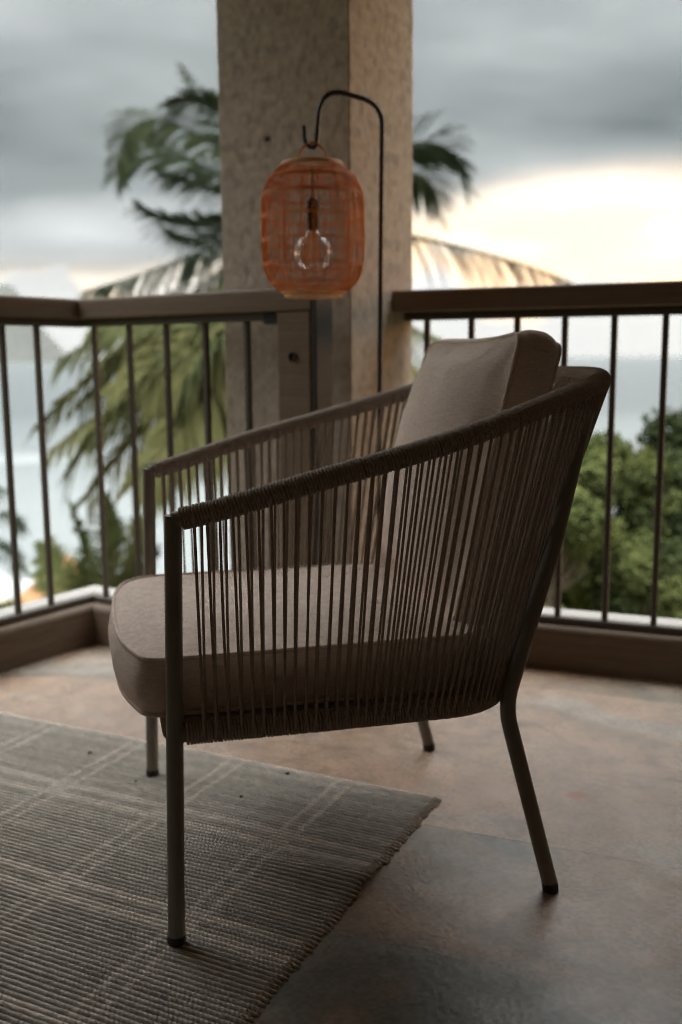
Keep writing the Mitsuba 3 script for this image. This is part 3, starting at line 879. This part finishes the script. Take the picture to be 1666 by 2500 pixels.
for k in range(6):
    a = 2 * math.pi * k / 6
    fl.append(tube([V(LX + 0.006 * math.cos(a), LY + 0.006 * math.sin(a), 1.165), V(LX + 0.017 * math.cos(a), LY + 0.017 * math.sin(a), 1.110)], 0.0012, 5))
fl.append(tube([V(LX, LY, 1.185), V(LX, LY, 1.16)], 0.004, 6))
add('filament', mesh(join(fl)), 'm_filament', parent=bulb, smooth=True)


# ------------------------------------------------------------------ palms and trees
def bez(p0, p1, p2, n):
    t = np.linspace(0, 1, n)[:, None]
    return (1 - t) ** 2 * p0 + 2 * t * (1 - t) * p1 + t * t * p2


def frond(p0, mid, tip, leaf, seed, tone, pairs=46, droop=0.55, roll=None):
    """a feather leaf: rib through mid, leaflets in a shallow V that hang"""
    r = np.random.default_rng(seed)
    p0, mid, tip = (np.asarray(q, float) for q in (p0, mid, tip))
    ctrl = 2 * mid - 0.5 * (p0 + tip)
    n = pairs
    path = bez(p0, ctrl, tip, n)
    tg = np.gradient(path, axis=0); tg /= np.linalg.norm(tg, axis=1, keepdims=True)
    size = np.linalg.norm(tip - p0)
    roll = r.uniform(0.5, 1.0) * r.choice([-1, 1]) if roll is None else roll
    ms = [tube(path, np.linspace(0.030, 0.008, n) * size / 3.0, 5)]
    vs, fs, at = [], [], 0
    for i in range(int(n * 0.12), n):
        t = i / (n - 1)
        ln = leaf * (0.45 + 0.75 * math.sin(math.pi * min(1, 0.15 + 0.95 * t) ** 0.9)) * r.uniform(0.8, 1.1)
        sidev = np.cross(tg[i], V(0, 0, 1)); sidev /= np.linalg.norm(sidev) + 1e-9
        upv = np.cross(sidev, tg[i])
        ro = roll * (0.6 + 0.4 * t)
        sidev, upv = sidev * math.cos(ro) + upv * math.sin(ro), upv * math.cos(ro) - sidev * math.sin(ro)
        for s in (-1, 1):
            d = sidev * s * (0.80 + 0.1 * r.normal()) + tg[i] * (0.45 + 0.55 * t) + upv * (0.22 + 0.14 * r.normal())
            d /= np.linalg.norm(d)
            w = 0.036 * leaf / 0.6 * r.uniform(0.8, 1.2)
            pts = []
            for u in (0, 0.35, 0.7, 1.0):
                pts.append(path[i] + d * ln * u - V(0, 0, 1) * droop * ln * u * u * (0.8 + 0.4 * r.random()))
            wd = np.cross(d, upv); wd /= np.linalg.norm(wd) + 1e-9
            wd = wd * 0.8 + tg[i] * 0.5
            q = np.vstack([[pts[0] - wd * w * 0.5, pts[0] + wd * w * 0.5], [pts[1] - wd * w, pts[1] + wd * w], [pts[2] - wd * w * 0.8, pts[2] + wd * w * 0.8], [pts[3], pts[3]]])
            vs.append(q)
            fs.append(np.array([[0, 1, 3], [0, 3, 2], [2, 3, 5], [2, 5, 4], [4, 5, 6]]) + at)
            at += 8
    ms.append((np.vstack(vs), np.vstack(fs)))
    v, f = join(ms)
    c = np.array(tone)[None] * (0.7 + 0.7 * meshkit.noise(v * 3.1, seed))[:, None]
    c[:len(ms[0][0])] *= 0.5
    return (v, f), c


def palm(label, crown, foot, fronds, leaf, tones, trunk_r=0.14, extra=(), pairs=46, droop=0.55, seed=1):
    t = thing('palm_tree', label, 'palm tree', 'palms beyond the railings')
    crown, foot = np.asarray(crown, float), np.asarray(foot, float)
    path = bez(foot, (foot + crown) / 2 + V(0.5, 0.2, 0), crown, 26)
    rad = np.linspace(trunk_r * 1.25, trunk_r * 0.8, 26) * (1 + 0.06 * (np.arange(26) % 2))
    add('trunk', mesh(tube(path, rad, 12)), 'm_bark', parent=t, smooth=60)
    for k, (m, tip, *o) in enumerate(fronds):
        fm, c = frond(crown, m, tip, leaf * (o[2] if len(o) > 2 else 1), seed * 100 + k, tones[k % len(tones)], pairs, o[1] if len(o) > 1 else droop, o[0] if o else None)
        add('frond', fm, 'm_leaf', parent=t, color=c)
    return t


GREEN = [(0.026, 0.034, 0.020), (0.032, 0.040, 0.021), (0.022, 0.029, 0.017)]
YELLOW = [(0.105, 0.104, 0.044), (0.080, 0.086, 0.038), (0.130, 0.120, 0.052), (0.062, 0.070, 0.032)]
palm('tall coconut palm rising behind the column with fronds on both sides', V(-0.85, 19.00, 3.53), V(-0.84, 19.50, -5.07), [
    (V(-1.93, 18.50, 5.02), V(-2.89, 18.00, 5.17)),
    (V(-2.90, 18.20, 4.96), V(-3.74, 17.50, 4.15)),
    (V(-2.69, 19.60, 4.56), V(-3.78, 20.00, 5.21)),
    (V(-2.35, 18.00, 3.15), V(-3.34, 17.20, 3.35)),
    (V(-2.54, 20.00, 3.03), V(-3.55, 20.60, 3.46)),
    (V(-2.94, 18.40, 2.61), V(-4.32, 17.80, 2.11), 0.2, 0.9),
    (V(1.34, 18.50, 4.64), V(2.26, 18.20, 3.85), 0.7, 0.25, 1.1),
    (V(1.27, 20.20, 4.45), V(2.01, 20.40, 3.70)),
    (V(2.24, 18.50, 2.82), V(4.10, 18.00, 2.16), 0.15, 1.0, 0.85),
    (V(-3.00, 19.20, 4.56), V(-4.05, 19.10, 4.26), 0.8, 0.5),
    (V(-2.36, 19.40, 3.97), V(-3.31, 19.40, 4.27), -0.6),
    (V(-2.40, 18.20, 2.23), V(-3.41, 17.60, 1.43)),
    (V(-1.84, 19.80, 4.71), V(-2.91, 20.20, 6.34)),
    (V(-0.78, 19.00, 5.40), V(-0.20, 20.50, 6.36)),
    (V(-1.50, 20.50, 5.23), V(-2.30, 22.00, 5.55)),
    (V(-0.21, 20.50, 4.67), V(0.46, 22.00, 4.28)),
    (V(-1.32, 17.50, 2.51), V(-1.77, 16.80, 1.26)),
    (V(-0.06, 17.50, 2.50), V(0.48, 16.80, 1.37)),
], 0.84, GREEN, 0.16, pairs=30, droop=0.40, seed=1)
palm('low palm with yellow green fronds hanging left of the column', V(-0.88, 11.50, 1.14), V(-0.91, 11.80, -4.31), [
    (V(-2.12, 11.10, 1.01), V(-3.17, 10.70, 0.21)),
    (V(-1.97, 10.70, 0.68), V(-2.73, 9.90, -0.25)),
    (V(-1.90, 11.30, 0.41), V(-2.90, 11.30, -0.68)),
    (V(-2.25, 12.10, 1.31), V(-3.51, 12.70, 0.88)),
    (V(-1.55, 10.50, 0.32), V(-2.08, 10.00, -0.35)),
    (V(-2.00, 12.30, 0.77), V(-3.14, 12.90, -0.02)),
    (V(-1.57, 11.70, 0.77), V(-2.12, 11.70, 0.01)),
    (V(-2.04, 11.70, 1.06), V(-3.00, 11.70, 0.38)),
    (V(-1.68, 10.90, 1.00), V(-2.41, 10.50, 0.54)),
    (V(-1.97, 11.90, 1.39), V(-2.91, 12.10, 1.26)),
    (V(-1.50, 11.10, 0.51), V(-1.95, 10.90, -0.24)),
    (V(-1.35, 10.70, 1.00), V(-1.65, 10.30, 0.37)),
    (V(-2.36, 12.00, 0.53), V(-3.59, 12.40, -0.23)),
    (V(0.14, 11.50, 1.27), V(1.07, 11.50, 1.08)),
    (V(0.22, 10.90, 1.03), V(0.96, 10.70, 0.50)),
    (V(-0.56, 10.50, 0.57), V(-0.30, 10.00, -0.24)),
    (V(-1.30, 12.00, 1.58), V(-2.05, 12.70, 1.27)),
], 0.60, YELLOW, 0.10, pairs=46, droop=0.75, seed=2)
palm('young upright palm low down behind the left railing', V(-4.18, 17.00, -3.76), V(-4.28, 17.00, -6.57), [
    (V(-4.45, 17.00, -2.58), V(-4.58, 16.60, -1.55)),
    (V(-4.01, 16.70, -2.52), V(-3.89, 16.20, -1.42)),
    (V(-3.77, 17.00, -2.59), V(-3.46, 17.00, -1.83)),
    (V(-4.77, 17.30, -3.09), V(-5.26, 17.60, -2.40)),
    (V(-3.69, 17.20, -3.00), V(-3.33, 17.50, -2.54)),
    (V(-4.42, 16.50, -3.19), V(-4.75, 16.00, -2.78)),
    (V(-3.59, 16.50, -3.27), V(-3.00, 16.00, -2.94)),
    (V(-4.40, 17.60, -3.08), V(-4.75, 18.10, -2.26)),
], 0.78, [(0.085, 0.096, 0.036), (0.060, 0.074, 0.030), (0.11, 0.112, 0.046)], 0.12, pairs=54, droop=0.35, seed=3)
palm('dark palm at the far left edge beyond the railing', V(-8.97, 24.00, -3.58), V(-9.22, 24.00, -7.45), [
    (V(-8.33, 24.00, -2.87), V(-7.80, 24.00, -3.18)),
    (V(-8.50, 24.00, -2.46), V(-8.43, 25.00, -2.40)),
    (V(-8.20, 23.50, -3.59), V(-7.48, 23.00, -4.09)),
    (V(-9.43, 24.00, -2.86), V(-10.05, 24.00, -3.16)),
    (V(-9.11, 24.00, -2.56), V(-9.18, 23.50, -2.09)),
], 0.6, GREEN, 0.14, pairs=30, seed=4)


def leaf_cloud(centres, radii, n, size, tones, seed, flat=0.8):
    """leaf-sized bent faces gathered in clumps, thicker towards each clump's skin"""
    r = np.random.default_rng(seed)
    cen, rad = np.asarray(centres), np.asarray(radii)
    w = rad ** 2 / (rad ** 2).sum()
    idx = r.choice(len(cen), n, p=w)
    d = r.normal(size=(n, 3)); d /= np.linalg.norm(d, axis=1, keepdims=True)
    rr = rad[idx] * (0.45 + 0.55 * r.random(n) ** 0.5) * (0.8 + 0.5 * meshkit.noise(d * 2.3 + idx[:, None] * 3.7, seed))
    p = cen[idx] + d * rr[:, None] * np.array([1, 1, flat])
    nrm = d * 0.6 + r.normal(size=(n, 3)) * 0.5 + V(0, 0, 0.5)
    nrm /= np.linalg.norm(nrm, axis=1, keepdims=True)
    a = np.cross(nrm, r.normal(size=(n, 3))); a /= np.linalg.norm(a, axis=1, keepdims=True)
    b = np.cross(nrm, a)
    s = size * r.uniform(0.6, 1.3, n)[:, None]
    v = np.stack([p - a * s, p - b * s * 0.42 - nrm * s * 0.08, p + a * s, p + b * s * 0.42 - nrm * s * 0.08], 1).reshape(-1, 3)
    q = np.arange(n) * 4
    f = np.vstack([np.stack([q, q + 1, q + 2], 1), np.stack([q, q + 2, q + 3], 1)])
    tone = np.asarray(tones)[r.integers(0, len(tones), len(cen))][idx] * r.uniform(0.6, 1.35, n)[:, None]
    return (v, f), np.repeat(tone, 4, 0)


def tree(label, foot, crown, spread, nclump, nleaf, size, tones, seed, name='tree', cat='tree', height=1.0):
    r = np.random.default_rng(seed)
    t = thing(name, label, cat, 'shrubs down the slope' if cat == 'shrub' else 'trees beyond the right railing')
    foot, crown = np.asarray(foot, float), np.asarray(crown, float)
    cs, rs, limbs = [], [], []
    mid = crown - V(0, 0, spread * height * 0.75)
    limbs.append(tube(bez(foot, (foot + mid) / 2 + V(0.15, 0, 0), mid, 12), np.linspace(0.07, 0.045, 12) * spread, 9))
    for k in range(nclump):
        d = r.normal(size=3); d /= np.linalg.norm(d); d[2] = abs(d[2]) * 1.0 - 0.30
        c = crown + d * spread * np.array([1, 1, height]) * r.uniform(0.55, 0.95)
        cs.append(c); rs.append(spread * r.uniform(0.24, 0.42))
        limbs.append(tube(bez(mid, (mid + c) / 2 + V(0, 0, -0.1 * spread), c, 7), np.linspace(0.035, 0.008, 7) * spread, 6))
    add('trunk', mesh(join(limbs)), 'm_bark', parent=t, smooth=60)
    lm, c = leaf_cloud(cs, rs, nleaf, size, tones, seed + 50)
    add('crown', lm, 'm_leaf', parent=t, color=c)
    return t


TG = [(0.115, 0.130, 0.045), (0.080, 0.094, 0.034), (0.150, 0.160, 0.058), (0.058, 0.070, 0.026)]
DG = [(0.050, 0.062, 0.026), (0.036, 0.046, 0.020), (0.068, 0.080, 0.032)]
gz_at = lambda x, y: -15.3 + 6.5 * float(np.clip((74 + 14 * math.sin(x / 45.0) - y) / 70, -0.9, 1.15))
c = V(2.52, 10.00, -0.37)
tree('bushy green tree right of the chair back, its top against the sea', V(c[0], c[1], -9), c, 0.72, 26, 11000, 0.060, TG, 11, height=0.75)
c = V(1.84, 8.60, -0.75)
tree('low green tree filling the gap just right of the chair back', V(c[0], c[1], -9), c, 0.62, 22, 9000, 0.055, TG, 12)
c = V(2.81, 9.20, -1.31)
tree('green tree low at the right behind the end balusters', V(c[0], c[1], -9), c, 0.68, 22, 9000, 0.055, TG[:2] + DG[:1], 13)
c = V(4.41, 12.00, -0.56)
tree('darker tall tree cut off by the right edge', V(c[0], c[1], -9), c, 1.0, 26, 10000, 0.07, DG, 14, height=0.95)
c = V(3.55, 10.50, -1.13)
tree('dark green tree below the right edge tree', V(c[0], c[1], -9), c, 0.7, 20, 8000, 0.06, DG + TG[:1], 18)
c = V(1.67, 9.80, -1.21)
tree('green tree hidden mostly behind the woven chair back', V(c[0], c[1], -9), c, 0.9, 20, 8000, 0.065, TG, 15)
c = V(-8.98, 26.00, -6.08)
tree('dark shrub under the orange roof at the far left', V(c[0], c[1], gz_at(c[0], c[1]) - 0.3), c, 0.95, 14, 3500, 0.10, TG[:2] + DG, 16, name='shrub', cat='shrub', height=0.6)
c = V(-6.07, 22.00, -5.26)
tree('low green shrub at the foot of the young palm', V(c[0], c[1], gz_at(c[0], c[1]) - 0.3), c, 0.85, 12, 3000, 0.09, TG, 17, name='shrub', cat='shrub', height=0.6)

# ------------------------------------------------------------------ bungalow with an orange roof, down the slope
hb = V(-14.61, 48.00, -10.33)
hz0 = hb[2]
bung = thing('bungalow', 'small house with an orange roof far below the left railing', 'house')
hx, hy = hb[0], hb[1] + 2.5
add('wall', box(hx, hy, hz0 - 2.2, 3.2, 5.0, 2.6), 'm_plaster', parent=bung)
for o in (-0.8, 0.8):
    add('window', box(hx + o, hy - 2.52, hz0 - 1.9, 0.7, 0.06, 0.9), 'm_pane', parent=bung)
rv_ = np.array([[-2.0, -3.0, -0.9], [2.0, -3.0, -0.9], [2.0, 3.0, -0.9], [-2.0, 3.0, -0.9], [0, -1.6, 0.95], [0, 1.6, 0.95]])
add('roof', (rv_ + V(hx, hy, hz0), np.array([[0, 1, 4], [1, 2, 5], [1, 5, 4], [2, 3, 5], [3, 0, 4], [3, 4, 5], [0, 2, 1], [0, 3, 2]])), 'm_roof', parent=bung)

# ------------------------------------------------------------------ haze over the sea
scene['haze_air'] = {'type': 'homogeneous', 'albedo': 0.95, 'sigma_t': 3.0e-5}
HZ = (-60.0, 590.0)
scene['haze'] = {'type': 'cube', 'to_world': T().translate([0, 5500, (HZ[0] + HZ[1]) / 2]).scale([11800, 6400, (HZ[1] - HZ[0]) / 2]), 'bsdf': {'type': 'null'}, 'interior': {'type': 'ref', 'id': 'haze_air'}}
labels['haze'] = {'label': 'thin haze over the sea and the far headland', 'kind': 'stuff'}
scene['camera']['medium'] = {'type': 'ref', 'id': 'haze_air'}
